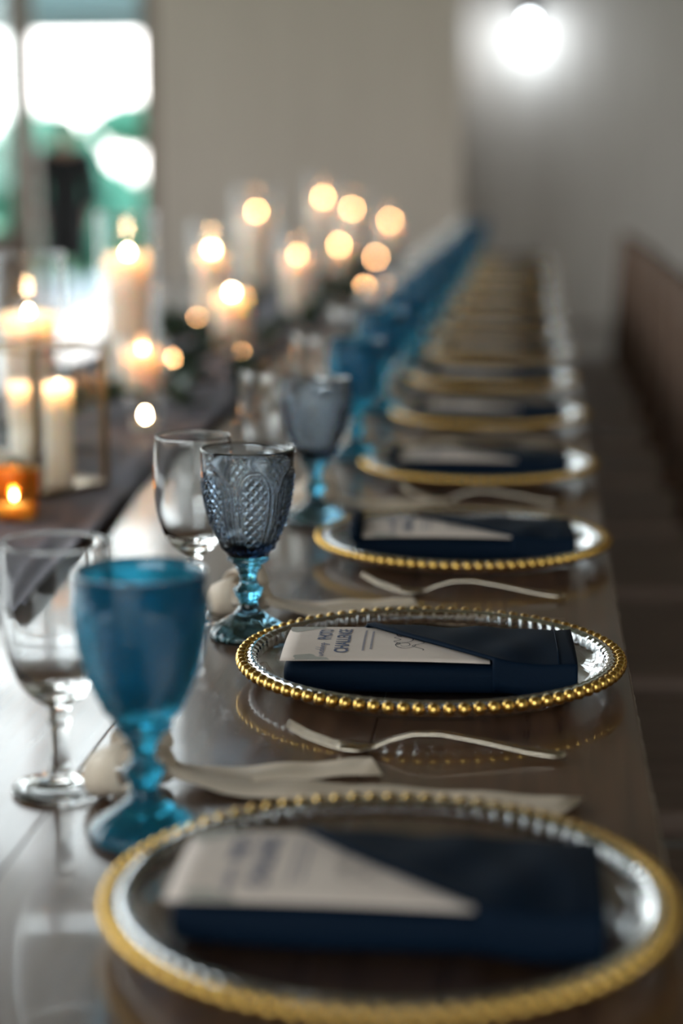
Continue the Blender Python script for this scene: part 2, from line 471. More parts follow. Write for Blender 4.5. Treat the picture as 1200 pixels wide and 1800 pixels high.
def skin_obj(name, verts, edges, radii, mat, parent, sub=2):
    me = bpy.data.meshes.new(name)
    bm = bmesh.new()
    lay = bm.verts.layers.skin.verify()
    bv = []
    for i, (v, r) in enumerate(zip(verts, radii)):
        q = bm.verts.new(v)
        q[lay].radius = r if isinstance(r, tuple) else (r, r)
        q[lay].use_root = (i == 0)
        bv.append(q)
    for a, b in edges: bm.edges.new((bv[a], bv[b]))
    bm.to_mesh(me)
    bm.free()
    me.materials.append(mat)
    o = link(name, me, parent)
    md = o.modifiers.new('skin', 'SKIN')
    md.use_smooth_shade = True
    ms = o.modifiers.new('sub', 'SUBSURF')
    ms.levels = ms.render_levels = sub
    return o
def person(loc, rz):
    p = empty('person', loc, rz, 'person in a long black coat standing outside the glass doors', 'person')
    # body: pelvis, spine, neck, head, arms, legs (faces -y)
    V = [(0, 0, .88), (0, .01, 1.02), (0, .02, 1.18), (0, .02, 1.30), (0, 0, 1.38), (0, -.02, 1.44), (0, -.02, 1.53), (0, 0, 1.585)]
    Rr = [(.13, .10), (.12, .09), (.13, .10), (.12, .085), .05, (.062, .075), (.075, .09), (.045, .055)]
    Eg = [(i, i + 1) for i in range(7)]
    for s in (-1, 1):
        k = len(V)
        V += [(s * .10, 0, .82), (s * .105, -.02, .45), (s * .105, .01, .09), (s * .11, -.13, .035)]
        Rr += [.085, .055, .038, .03]
        Eg += [(0, k), (k, k + 1), (k + 1, k + 2), (k + 2, k + 3)]
        k = len(V)
        V += [(s * .17, .01, 1.29), (s * .23, .03, 1.05), (s * .21, -.07, .83), (s * .205, -.10, .76)]
        Rr += [.055, .042, .03, (.022, .035)]
        Eg += [(3, k), (k, k + 1), (k + 1, k + 2), (k + 2, k + 3)]
        h = k + 3
        for j in range(4):
            q = len(V)
            V += [(s * (.20 + .0), -.075 - .02 * j, .715), (s * .19, -.07 - .02 * j, .675)]
            Rr += [.010, .008]
            Eg += [(h, q), (q, q + 1)]
        q = len(V)
        V += [(s * .18, -.13, .735), (s * .17, -.135, .705)]
        Rr += [.011, .009]
        Eg += [(h, q), (q, q + 1)]
    body = skin_obj('body', V, Eg, Rr, M['skin'], p)
    # nose and ears belong to the face
    # jacket
    JV = [(0, 0, .42), (0, 0, .62), (0, 0, .82), (0, .01, 1.0), (0, .02, 1.15), (0, .02, 1.29), (0, .01, 1.365)]
    JR = [(.22, .18), (.20, .16), (.185, .15), (.175, .14), (.185, .14), (.165, .12), (.08, .075)]
    JE = [(i, i + 1) for i in range(6)]
    for s in (-1, 1):
        k = len(JV)
        JV += [(s * .185, .01, 1.29), (s * .24, .03, 1.05), (s * .215, -.06, .845)]
        JR += [.08, .068, .055]
        JE += [(5, k), (k, k + 1), (k + 1, k + 2)]
    skin_obj('jacket', JV, JE, JR, M['suit'], p)
    for s in (-1, 1):
        skin_obj('trouser_leg', [(s * .09, 0, .92), (s * .10, 0, .80), (s * .105, -.02, .45), (s * .105, .01, .07)], [(0, 1), (1, 2), (2, 3)], [.10, .105, .075, .062], M['suit'], p)
        skin_obj('shoe', [(s * .105, .04, .04), (s * .11, -.06, .035), (s * .112, -.16, .03)], [(0, 1), (1, 2)], [(.045, .04), (.045, .035), (.04, .028)], M['hair'], p)
    skin_obj('hair', [(0, .04, 1.47), (0, .025, 1.55), (0, -.03, 1.605)], [(0, 1), (1, 2)], [(.075, .07), (.085, .08), (.07, .045)], M['hair'], p)
    return p
pp = at(117, 430, 15.0)
person((pp.x, 15.0, -0.02), R(195))

# ------------------------------------------------------------------ wall lamp
lp = empty('wall_lamp', (-0.072, YB, 2.2), 0, 'lit gooseneck barn lamp with a dark shade on the white board wall', 'lamp')
V, F = lathe([(0.0004, 0), (0.06, 0), (0.06, 0.02), (0.02, 0.03), (0.0004, 0.03)], 24)
o = link('back_plate', make_mesh('back_plate', V, F, M['black']), lp, (0, -0.004, 0.18))
o.rotation_euler = (R(90), 0, 0)
V, F = tube([(0, -0.02, 0.18), (0, -0.10, 0.24), (0, -0.19, 0.25), (0, -0.25, 0.20), (0, -0.26, 0.13)], 0.011, 8)
link('arm', make_mesh('arm', V, F, M['black']), lp)
V, F = lathe(smooth_prof([(0.02, 0.13), (0.04, 0.125), (0.07, 0.10), (0.115, 0.065), (0.12, 0.05)]), 36)
o = link('shade', make_mesh('shade', V, F, M['black']), lp, (0, -0.26, 0))
md = o.modifiers.new('thick', 'SOLIDIFY'); md.thickness = 0.004
V, F = lathe(smooth_prof([(0.0004, -0.045), (0.02, -0.038), (0.034, -0.005), (0.028, 0.03), (0.018, 0.07), (0.016, 0.10)]), 24, cap1=True)
link('bulb', make_mesh('bulb', V, F, M['bulb']), lp, (0, -0.26, 0))
ld = bpy.data.lights.new('lamp_light', 'POINT')
ld.energy = 6.5
ld.color = (0.80, 0.92, 1.0)
ld.shadow_soft_size = 0.05
lo = bpy.data.objects.new('lamp_light', ld)
COL.objects.link(lo)
lo.parent = lp
lo.location = (0, -0.26, -0.075)

# ------------------------------------------------------------------ table
XE = 0.089
TW, TY0, TY1 = 1.45, 0.30, 9.0
tb = empty('farm_table', (XE - TW / 2, (TY0 + TY1) / 2, 0), 0, 'long dark-stained wooden farm table with a glossy plank top', 'table')
L2 = (TY1 - TY0) / 2
np_ = 7
pw = TW / np_
pm = box_mesh('plank', (0.0002, -L2, TZ - 0.045), (pw - 0.0002, L2, TZ), M['table'], 0.0011, 2)
for i in range(np_):
    link('plank', pm, tb, (-TW / 2 + i * pw, 0, 0))
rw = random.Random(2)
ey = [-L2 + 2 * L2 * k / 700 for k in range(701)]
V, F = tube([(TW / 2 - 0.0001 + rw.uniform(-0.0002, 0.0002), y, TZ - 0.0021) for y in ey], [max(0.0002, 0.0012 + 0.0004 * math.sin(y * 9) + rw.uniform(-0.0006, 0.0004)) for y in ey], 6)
link('worn_edge_highlight', make_mesh('worn_edge_highlight', V, F, textured('bare_edge_wood', (0.20, 0.15, 0.11), (0.50, 0.42, 0.34), (1, 6, 1), 20.0, 0.5)), tb)['label'] = 'pale worn and highlighted line along the table edge'  # bare worn wood, its pale colour also painting the edge highlight
for s in (-1, 1):
    box('apron', (s * (TW / 2 - 0.20) - 0.012, -L2 + 0.15, TZ - 0.115), (s * (TW / 2 - 0.20) + 0.012, L2 - 0.15, TZ - 0.045), M['table'], tb, 0.003)
for k in range(4):
    for s in (-1, 1):
        y = -L2 + 0.2 + k * (2 * L2 - 0.4) / 3
        x = s * (TW / 2 - 0.27)
        box('leg', (x - 0.045, y - 0.045, 0), (x + 0.045, y + 0.045, TZ - 0.045), M['table'], tb, 0.006)

# ------------------------------------------------------------------ chairs
SZ = TZ - 0.27
def make_chair():
    c = empty('dining_chair', (0, 0, 0), 0, 'brown wooden dining chair with a slatted back tucked in at the long table', 'chair', 'wooden chairs along the table')
    hw = 0.232
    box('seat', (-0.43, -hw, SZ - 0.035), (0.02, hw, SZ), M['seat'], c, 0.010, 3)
    for s in (-1, 1):
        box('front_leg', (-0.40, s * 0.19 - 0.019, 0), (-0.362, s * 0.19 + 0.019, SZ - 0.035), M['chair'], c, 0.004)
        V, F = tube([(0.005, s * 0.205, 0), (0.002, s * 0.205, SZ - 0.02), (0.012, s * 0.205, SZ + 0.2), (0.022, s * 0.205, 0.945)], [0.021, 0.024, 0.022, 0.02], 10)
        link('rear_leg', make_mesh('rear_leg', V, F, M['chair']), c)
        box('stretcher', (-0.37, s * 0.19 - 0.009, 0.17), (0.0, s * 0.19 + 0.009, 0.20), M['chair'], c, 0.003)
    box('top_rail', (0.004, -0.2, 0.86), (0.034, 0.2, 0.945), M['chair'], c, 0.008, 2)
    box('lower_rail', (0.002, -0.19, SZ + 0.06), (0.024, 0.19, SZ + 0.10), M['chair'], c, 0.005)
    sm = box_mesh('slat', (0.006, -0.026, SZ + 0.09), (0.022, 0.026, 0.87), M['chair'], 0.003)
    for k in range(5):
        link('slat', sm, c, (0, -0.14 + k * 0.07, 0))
    return c
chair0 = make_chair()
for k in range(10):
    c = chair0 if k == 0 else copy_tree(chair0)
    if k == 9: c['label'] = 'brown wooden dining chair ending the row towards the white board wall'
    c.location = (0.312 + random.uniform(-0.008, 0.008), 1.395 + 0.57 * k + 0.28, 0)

# ------------------------------------------------------------------ place settings: prototypes' meshes
# charger plate
plate_prof = [(0.0004, 0.0022), (0.05, 0.0022), (0.100, 0.0020), (0.106, 0.0), (0.112, 0.0), (0.118, 0.0022), (0.136, 0.003), (0.144, 0.010), (0.150, 0.0165), (0.1585, 0.0185),
              (0.1600, 0.0205), (0.1585, 0.0225), (0.150, 0.0210), (0.1415, 0.0135), (0.1345, 0.0072), (0.125, 0.0062), (0.06, 0.0062), (0.0004, 0.0062)]
V, F = lathe(plate_prof, 120)
me_plate = make_mesh('glass_disc', V, F, M['charger'])
NB = 86
bm = bmesh.new()
bmesh.ops.create_icosphere(bm, subdivisions=2, radius=0.0053)
for f in bm.faces: f.smooth = True
me_bead = bpy.data.meshes.new('gold_bead'); bm.to_mesh(me_bead); bm.free()
me_bead.materials.append(M['gold'])
def ring_mesh(name, rad, z, br, mat, sub=1, n=NB, ph=0.0):
    bm = bmesh.new()
    for i in range(n):
        a = 2 * PI * (i + ph) / n
        bmesh.ops.create_icosphere(bm, subdivisions=sub, radius=br, matrix=Matrix.Translation((rad * math.cos(a), rad * math.sin(a), z)))
    for f in bm.faces: f.smooth = True
    me = bpy.data.meshes.new(name); bm.to_mesh(me); bm.free()
    me.materials.append(mat)
    return me
me_goldring = ring_mesh('bead_rim', 0.1625, 0.0205, 0.0053, M['gold'], 2)
# clear knobbed ring just inside and below the gold beads
def knob(t, r, z): return r + 0.0016 * abs(math.cos(NB * t / 2)) if r > 0.1495 and z < 0.019 else r
V, F = lathe([(0.1495, 0.0225), (0.1530, 0.0250), (0.1565, 0.0248), (0.1575, 0.0220), (0.1560, 0.0150), (0.1535, 0.0115), (0.1505, 0.0120), (0.1490, 0.0170), (0.1495, 0.0225)], NB * 6, lambda t, r, z: r + 0.0013 * math.cos(NB * t) * (1 if z < 0.021 else 0.4))
me_knobring = make_mesh('beaded_edge', V, F, M['clear'])

# blue goblet
Z0B, Z1B = 0.079, 0.178
gob_r = [(0.079, 0.0192), (0.086, 0.0232), (0.0935, 0.0268), (0.102, 0.0308), (0.111, 0.0345), (0.120, 0.0370), (0.129, 0.0390), (0.142, 0.0411), (0.156, 0.0425), (0.168, 0.0431), (0.178, 0.0434)]
def catmull(keys, x):
    n = len(keys)
    for i in range(n - 1):
        if x <= keys[i + 1][0] or i == n - 2:
            p0, p1, p2, p3 = keys[max(i - 1, 0)], keys[i], keys[i + 1], keys[min(i + 2, n - 1)]
            t = (x - p1[0]) / (p2[0] - p1[0])
            m1 = (p2[1] - p0[1]) / max(p2[0] - p0[0], 1e-9) * (p2[0] - p1[0])
            m2 = (p3[1] - p1[1]) / max(p3[0] - p1[0], 1e-9) * (p2[0] - p1[0])
            return (2 * t**3 - 3 * t**2 + 1) * p1[1] + (t**3 - 2 * t**2 + t) * m1 + (-2 * t**3 + 3 * t**2) * p2[1] + (t**3 - t**2) * m2
def ridge(d, w): return max(0.0, 1 - (d / w) ** 2)
def relief(t, r, z):
    """pressed pattern: six round arches with a diamond lattice, ribbed columns between"""
    if z < 0.082 or z > 0.172: return 0.0
    fade = min(1.0, (z - 0.082) / 0.004, (0.172 - z) / 0.004)
    ph = (math.degrees(t) + 30 - 8) % 60 - 30
    zs, zp = 0.138, 0.163
    w = 23.0
    if z > zs:
        q = (z - zs) / (zp - zs)
        w = 23.0 * math.sqrt(max(0.0, 1 - q * q)) if q < 1 else -4 - 40 * (z - zp) / 0.01
    s = r * math.radians(ph)
    d = math.radians(w - abs(ph)) * r
    if z > zs: d = min(d, max((zp - z), -0.02) if abs(ph) < 8 else d)
    h = 0.0
    h += 0.0016 * ridge(d - 0.0006, 0.0018)
    h += 0.0013 * ridge(d - 0.0042, 0.0016)
    if d > 0.0052:
        p = 0.0094
        a, b = (s * 1.15 + z) / p, (s * 1.15 - z) / p
        h += 0.0026 * min(abs(math.sin(PI * a)), abs(math.sin(PI * b)))
    elif d < -0.0004 and z < zs + 0.004:
        h += 0.0012 * (0.5 + 0.5 * math.cos(ph_col(ph) * 2 * PI / 4.6))
    elif z >= zs and d < -0.002:
        h += 0.0004 * ridge(d + 0.0042, 0.0010)
    return h * fade
def ph_col(ph): return 30 - abs(ph)
NT, NZ = 432, 140
V, F = [], []
for j in range(NZ + 1):
    z = Z0B + (Z1B - Z0B) * j / NZ
    r0 = catmull(gob_r, z)
    for i in range(NT):
        t = 2 * PI * i / NT
        r = r0 + relief(t, r0, z)
        V.append((r * math.cos(t), r * math.sin(t), z))
for j in range(NZ):
    for i in range(NT):
        k = (i + 1) % NT
        F.append((j * NT + i, j * NT + k, (j + 1) * NT + k, (j + 1) * NT + i))
# rounded lip and smooth inside
top = NZ * NT
inner = [(0.0431, 0.1792), (0.0418, 0.1794), (0.0409, 0.1785)] + [(catmull(gob_r, z) - 0.0030, z) for z in (0.170, 0.156, 0.142, 0.129, 0.118, 0.108, 0.100, 0.094)] + [(0.019, 0.0895), (0.010, 0.0872), (0.0006, 0.0868)]
prev = top
for r, z in inner:
    base = len(V)
    for i in range(NT):
        t = 2 * PI * i / NT
        V.append((r * math.cos(t), r * math.sin(t), z))
    for i in range(NT):
        k = (i + 1) % NT
        F.append((prev + i, prev + k, base + k, base + i))
    prev = base
F.append(tuple(range(prev, prev + NT)))
F.append(tuple(reversed(range(NT))))          # closed underneath
me_bowl = make_mesh('bowl', V, F, M['smoky'])
V, F = lathe(smooth_prof([(0.0100, 0.0290), (0.0088, 0.033), (0.0098, 0.037), (0.0124, 0.0405), (0.0128, 0.043), (0.0140, 0.0455), (0.0132, 0.048), (0.0095, 0.0505), (0.0080, 0.055), (0.0084, 0.060), (0.0105, 0.0645), (0.0125, 0.067), (0.0120, 0.0690), (0.0165, 0.0720), (0.0192, 0.0742), (0.0188, 0.0765), (0.0192, 0.079)], 3), 32,
              lambda t, r, z: r * (1 + 0.035 * math.cos(8 * t)))
me_stem = make_mesh('stem', V, F, M['smoky'])
def foot_r(t, r, z):
    k = min(1.0, max(0.0, (r - 0.012) / 0.02))
    return r * (1 + 0.035 * k * abs(math.cos(9 * t))) 
V, F = lathe([(0.0006, 0.004), (0.015, 0.0035), (0.028, 0.0012), (0.0335, 0.0)] + smooth_prof([(0.0350, 0.0004), (0.0362, 0.0035), (0.0352, 0.0075), (0.0305, 0.0120), (0.0245, 0.0165), (0.0185, 0.0205), (0.0130, 0.0250), (0.0100, 0.0290)], 4), 144, foot_r)
me_foot = make_mesh('foot', V, F, M['smoky'])

# wine glass
wg_r = [(0.0085, 0.063), (0.0120, 0.0655), (0.0190, 0.0705), (0.0245, 0.0765), (0.0290, 0.084), (0.0340, 0.0985), (0.0370, 0.115), (0.0385, 0.133), (0.0385, 0.150), (0.0375, 0.167), (0.0362, 0.180)]
outer = smooth_prof(wg_r, 4)
inn = [(0.0358, 0.1808), (0.0352, 0.1806)] + smooth_prof([(0.0349, 0.180), (0.0362, 0.167), (0.0371, 0.150), (0.0371, 0.133), (0.0356, 0.115), (0.0325, 0.0995), (0.0270, 0.0870), (0.0190, 0.0800), (0.0100, 0.0770), (0.0006, 0.0762)], 4)
V, F = lathe(outer + inn, 72)
me_wbowl = make_mesh('bowl', V, F, M['clear'])
V, F = lathe(smooth_prof([(0.0090, 0.012), (0.0075, 0.017), (0.0066, 0.024), (0.0062, 0.034), (0.0066, 0.046), (0.0082, 0.0535), (0.0074, 0.058), (0.0085, 0.063)], 4), 32)
me_wstem = make_mesh('stem', V, F, M['clear'])
V, F = lathe([(0.0006, 0.003), (0.018, 0.0025), (0.030, 0.0), (0.0330, 0.0)] + smooth_prof([(0.0340, 0.001), (0.0345, 0.0028), (0.0325, 0.0045), (0.0240, 0.0062), (0.0150, 0.0085), (0.0090, 0.012)], 4), 64)
me_wfoot = make_mesh('foot', V, F, M['clear'])

# fork, lying along -x (tines) .. +x (handle end)
def fork_meshes():
    zs = [(-0.105, 0.020), (-0.090, 0.012), (-0.070, 0.0055), (-0.050, 0.0035), (-0.040, 0.0045), (-0.028, 0.010), (-0.010, 0.0155), (0.010, 0.0165), (0.040, 0.0125), (0.075, 0.0065), (0.098, 0.0042), (0.105, 0.0045)]
    wd = [(-0.105, 0.0), (-0.062, 0.0115), (-0.050, 0.0105), (-0.040, 0.0050), (-0.030, 0.0030), (-0.005, 0.0026), (0.030, 0.0036), (0.070, 0.0062), (0.090, 0.0080), (0.100, 0.0070), (0.105, 0.0030)]
    def strip(x0, x1, n, wf, yc, th):
        V, F = [], []
        for j in range(n + 1):
            x = x0 + (x1 - x0) * j / n
            z, w = interp(zs, x), wf(x)
            c = yc(x)
            for sy, sz in ((-1, -1), (-1, 1), (1, 1), (1, -1)):
                V.append((x, c + sy * w * (0.85 if sz > 0 else 1), z + sz * th))
        for j in range(n):
            for i in range(4):
                k = (i + 1) % 4
                F.append((j * 4 + i, j * 4 + k, (j + 1) * 4 + k, (j + 1) * 4 + i))
        F += [(3, 2, 1, 0), tuple(range(n * 4, n * 4 + 4))]
        return V, F
    V, F = strip(-0.066, 0.105, 40, lambda x: max(interp(wd, x), 0.002), lambda x: 0.0, 0.0012)
    handle = make_mesh('handle', V, F, M['silver'])
    V, F = strip(-0.105, -0.062, 12, lambda x: 0.0010 + 0.0005 * (x + 0.105) / 0.043, lambda x: 0.0, 0.0009)
    tine = make_mesh('tine', V, F, M['silver'])
    return handle, tine
me_fhandle, me_tine = fork_meshes()

# napkin (local: long axis x, top at -x)
def soft_slab(x0, x1, y0, y1, z0, z1, r, rnd, mat, name):
    bm = bmesh.new()
    bmesh.ops.create_cube(bm, size=1)
    for v in bm.verts:
        v.co = Vector(((x0 + x1) / 2 + v.co.x * (x1 - x0), (y0 + y1) / 2 + v.co.y * (y1 - y0), (z0 + z1) / 2 + v.co.z * (z1 - z0)))
    bmesh.ops.bevel(bm, geom=list(bm.edges), offset=r, segments=3, profile=0.6, affect='EDGES')
    bmesh.ops.subdivide_edges(bm, edges=[e for e in bm.edges if e.calc_length() > 0.05], cuts=9, use_grid_fill=True)
    for v in bm.verts:
        v.co.y += 0.0016 * math.sin(v.co.x * 31 + rnd) - 0.010 * (1 - (v.co.x / 0.13) ** 2) * (1 if v.co.y < 0 else 0.0) * 0.5
        if v.co.z > (z0 + z1) / 2: v.co.z += 0.0006 * math.sin(v.co.x * 43 + v.co.y * 60 + rnd)
    for f in bm.faces: f.smooth = True
    me = bpy.data.meshes.new(name); bm.to_mesh(me); bm.free()
    me.materials.append(mat)
    return me
me_nbody = soft_slab(-0.1210, 0.1165, -0.0560, 0.0570, 0.0, 0.0238, 0.0085, 0.3, M['navy'], 'folded_body')
nap_layers = [soft_slab(0.080, 0.1190 + 0.0018 * k, -0.0540, 0.0550, 0.0020 + 0.0076 * k, 0.0085 + 0.0076 * k, 0.0030, 1.7 * k, M['navy'], 'fold') for k in range(3)]
CARD_Z = 0.0252
def card_z(x, y): return CARD_Z + 0.0035 * (1 - ((y - 0.0) / 0.058) ** 2) * 1.0 + 0.0015 * (1 - ((x + 0.03) / 0.1) ** 2)
def flap_mesh():
    V, F = [], []
    nu, nv = 26, 34
    def pos(u, v):
        # v 0..0.8 across the top from back to front, 0.8..1 down the front side
        s = min(v / 0.8, 1.0)
        y = 0.060 - 0.1225 * s
        xd = -0.060 + 0.112 * (0.25 * s + 0.75 * s ** 1.6)
        x = xd + (0.1215 - xd) * u
        z = 0.0305 + 0.0035 * (1 - (y / 0.061) ** 2) + 0.0030 * math.exp(-((x - xd) / 0.012) ** 2) - 0.0025 * u
        z += 0.0012 * math.sin((x - 0.6 * y) * 90) * (1 - abs(2 * u - 1)) + 0.0008 * math.sin(x * 140 + y * 50) * u
        if v > 0.8:
            q = (v - 0.8) / 0.2
            y -= 0.0055 * math.sin(q * PI / 2)
            z -= q * q * 0.026
        if v < 0.04:
            z -= 0.004
        if x - xd < 0.002: z -= 0.0022
        return (x, y, z)
    for j in range(nv + 1):
        for i in range(nu + 1):
            V.append(pos(i / nu, j / nv))
    for j in range(nv):
        for i in range(nu):
            a = j * (nu + 1) + i
            F.append((a, a + nu + 1, a + nu + 2, a + 1))
    return make_mesh('pocket_flap', V, F, M['navy'])
me_flap = flap_mesh()
V, F = tube([(0.106, 0.0595, 0.0310), (0.1065, 0.03, 0.0325), (0.1065, -0.03, 0.0325), (0.106, -0.062, 0.0290)], 0.0006, 6)
me_hem = make_mesh('hem_stitch', V, F, M['navy'])
V, F = [], []   # end roll that stands beside the card on some napkins
V, F = tube([(-0.118, 0.055, 0.030), (-0.1195, 0.03, 0.0325), (-0.120, 0.0, 0.0330), (-0.1195, -0.03, 0.0305), (-0.118, -0.056, 0.024)], [0.006, 0.0072, 0.0072, 0.007, 0.006], 10)
me_roll = make_mesh('end_roll', V, F, M['navy'])

# card and its print
CX0, CX1, CHW = -0.1235, 0.050, 0.0565
V, F = [], []
ncx, ncy = 14, 12
for k in (0, 1):
    for j in range(ncy + 1):
        for i in range(ncx + 1):
            x = CX0 + (CX1 - CX0) * i / ncx
            y = -CHW + 2 * CHW * j / ncy
            V.append((x, y, card_z(x, y) + (0.0005 if k else 0)))
n1 = (ncx + 1) * (ncy + 1)
for j in range(ncy):
    for i in range(ncx):
        a = j * (ncx + 1) + i
        F.append((a + n1, a + n1 + 1, a + n1 + ncx + 2, a + n1 + ncx + 1))
        F.append((a, a + ncx + 1, a + ncx + 2, a + 1))
rim = [i for i in range(ncx + 1)] + [j * (ncx + 1) + ncx for j in range(1, ncy + 1)] + [ncy * (ncx + 1) + i for i in range(ncx - 1, -1, -1)] + [j * (ncx + 1) for j in range(ncy - 1, 0, -1)]
for a, b in zip(rim, rim[1:] + rim[:1]):
    F.append((a, b, b + n1, a + n1))
me_card = make_mesh('card_sheet', V, F, M['card'])
def on_card(verts, lift=0.0009):
    return [(x, y, card_z(x, y) + lift) for x, y in verts]
def text_mesh(name, body, size, cx, cy, mat, bold=0.0, sx=1.0, shear=0.0):
    cu = bpy.data.curves.new(name, 'FONT')
    cu.body = body
    cu.size = size
    cu.align_x = 'CENTER'
    cu.align_y = 'CENTER'
    cu.offset = bold
    cu.shear = shear
    cu.resolution_u = 3
    ob = bpy.data.objects.new(name, cu)
    COL.objects.link(ob)
    dg = bpy.context.evaluated_depsgraph_get()
    me = bpy.data.meshes.new_from_object(ob.evaluated_get(dg))
    bpy.data.objects.remove(ob)
    for v in me.vertices:            # text right -> +y, text up -> -x
        x, y = cx - v.co.y, cy + v.co.x * sx
        v.co = (x, y, card_z(x, y) + 0.0009)
    me.materials.clear()
    me.materials.append(mat)
    return me
def stroke_mesh(name, strokes, w, mat):
    V, F = [], []
    for st in strokes:
        for (p, q) in zip(st, st[1:]):
            d = Vector((q[0] - p[0], q[1] - p[1]))
            if d.length < 1e-7: continue
            nrm = Vector((-d.y, d.x)).normalized() * w / 2
            k = len(V)
            V += on_card([(p[0] + nrm.x, p[1] + nrm.y), (p[0] - nrm.x, p[1] - nrm.y), (q[0] - nrm.x, q[1] - nrm.y), (q[0] + nrm.x, q[1] + nrm.y)])
            F.append((k, k + 1, k + 2, k + 3))
    return make_mesh(name, V, F, mat, False)
def T2(u, v, cx, cy): return (cx - v, cy + u)          # text (u right, v up) -> card (x, y)
def cursive(word, cx, cy, h, adv):
    """a joined handwritten word as one polyline"""
    G = {'w': [(0, 1), (.15, .1), (.4, .05), (.5, .9), (.6, .1), (.85, .05), (1, .95), (1.15, .8)],
         'e': [(0, .4), (.4, .6), (.55, .9), (.3, 1), (.1, .6), (.25, .1), (.6, .05), (.9, .4)],
         'd': [(.6, .9), (.2, .9), (0, .4), (.2, .05), (.6, .3), (.75, 1.2), (.85, 2.2), (.75, 1), (.7, .1), (.95, .1)],
         'i': [(0, .2), (.2, .95), (.25, .1), (.5, .1)],
         'n': [(0, .2), (.1, .95), (.12, .05), (.3, .8), (.55, .95), (.6, .1), (.85, .1)],
         'g': [(.6, .9), (.2, .9), (0, .5), (.2, .1), (.6, .4), (.65, .9), (.6, -.6), (.3, -1.1), (.1, -.7), (.9, .3), (1.3, .5)]}
    pts, x = [], 0
    for ch in word:
        g = G[ch]
        pts += [(x + a * adv, b * h) for a, b in g]
        x += max(a for a, b in g) * adv
    res = []
    for i in range(len(pts) - 1):
        p0, p1, p2, p3 = pts[max(i - 1, 0)], pts[i], pts[i + 1], pts[min(i + 2, len(pts) - 1)]
        for k in range(4):
            t = k / 4
            res.append(tuple(0.5 * ((2 * p1[c]) + (-p0[c] + p2[c]) * t + (2 * p0[c] - 5 * p1[c] + 4 * p2[c] - p3[c]) * t * t + (-p0[c] + 3 * p1[c] - 3 * p2[c] + p3[c]) * t ** 3) for c in range(2)))
    return [T2(u - x / 2 + v * 0.25, v, cx, cy) for u, v in res]
me_prints = [
    ('lettering', stroke_mesh('lettering', [cursive('wedding', -0.0885, -0.030, 0.0034, 0.0056)], 0.0008, M['ink_pale'])),
    ('lettering', text_mesh('lettering', 'PHOTO', 0.0165, -0.0900, 0.019, M['ink'], 0.00035, 0.72)),
    ('lettering', text_mesh('lettering', 'CHALLENGE', 0.0165, -0.0735, 0.000, M['ink'], 0.00035, 0.86)),
]
rs = random.Random(3)
lines = []
for row, x in enumerate((-0.0560, -0.0495)):
    y = -0.034 + 0.004 * row
    while y < 0.034 - 0.004 * row:
        wlen = rs.uniform(0.0016, 0.0030)
        zig = [(x + (0.0010 if k % 2 else -0.0010), y + wlen * k / 5) for k in range(6)]
        lines.append(zig)
        y += wlen + 0.0010
me_prints.append(('fine_print', stroke_mesh('fine_print', lines, 0.0005, M['ink_pale'])))
orn = []
for sgn in (-1, 1):
    orn.append([(-0.022 + 0.010 * math.cos(a) * math.exp(-a / 9), sgn * (0.016 + 0.012 * math.sin(a) * math.exp(-a / 9))) for a in [k * 0.3 for k in range(30)]])
    orn.append([(-0.010 + 0.005 * math.sin(k * 0.5), sgn * (0.004 + 0.0016 * k)) for k in range(18)])
orn.append([(-0.022 + 0.0075 * math.cos(a * 2), 0.0155 * math.sin(a)) for a in [k * 0.2 for k in range(33)]])
orn.append([(-0.028 + 0.003 * math.sin(k), -0.016 + 0.002 * k) for k in range(17)])
me_prints.append(('flourish', stroke_mesh('flourish', orn, 0.0007, M['ink_dark'])))
def blot(cx, cy, rx, ry, seed):
    rd = random.Random(seed)
    pts = []
    for k in range(28):
        a = 2 * PI * k / 28
        q = 1 + 0.22 * math.sin(3 * a + seed) + 0.1 * math.sin(7 * a + 2 * seed)
        x = min(max(cx + rx * q * math.cos(a), CX0 + 0.0003), CX1)
        y = min(max(cy + ry * q * math.sin(a), -CHW + 0.0003), CHW - 0.0003)
        pts.append((x, y))
    V = on_card(pts + [(min(max(cx, CX0 + 0.002), CX1), min(max(cy, -CHW + 0.002), CHW - 0.002))], 0.0007)
    return V, [(k, (k + 1) % 28, 28) for k in range(28)]
for cx, cy, rx, ry, sd in ((-0.112, 0.050, 0.016, 0.017, 1), (-0.100, -0.056, 0.016, 0.012, 2)):
    V, F = blot(cx, cy, rx, ry, sd)
    me_prints.append(('corner_wash', make_mesh('corner_wash', V, F, M['wash'], False)))

# ribbon bow: two loops, a knot and two tails (local origin at the knot, on the table)
def ribbon_strip(path, w, name, widths=None):
    """path of (x, y, z) centres; ribbon is wide across the path, in the horizontal plane unless a side vector is given"""
    V, F = [], []
    m = len(path)
    for j, (p, side) in enumerate(path):
        p, s = Vector(p), Vector(side).normalized()
        ww = (widths[j] if widths else w) / 2
        V += [p - s * ww, p + s * ww]
    for j in range(m - 1):
        F.append((2 * j, 2 * j + 1, 2 * j + 3, 2 * j + 2))
    return make_mesh(name, V, F, M['ribbon'])
def loop_path(sgn, tilt):
    out = []
    for k in range(17):
        a = 2 * PI * k / 16
        q = (1 - math.cos(a)) / 2
        x = -0.034 * q + 0.006
        y = sgn * (0.010 + 0.040 * q)
        z = 0.020 + 0.017 * math.sin(a) * (0.4 + q) + 0.004
        out.append(((x, y, z), (0.75 * 1, sgn * 0.55, tilt)))
    return out
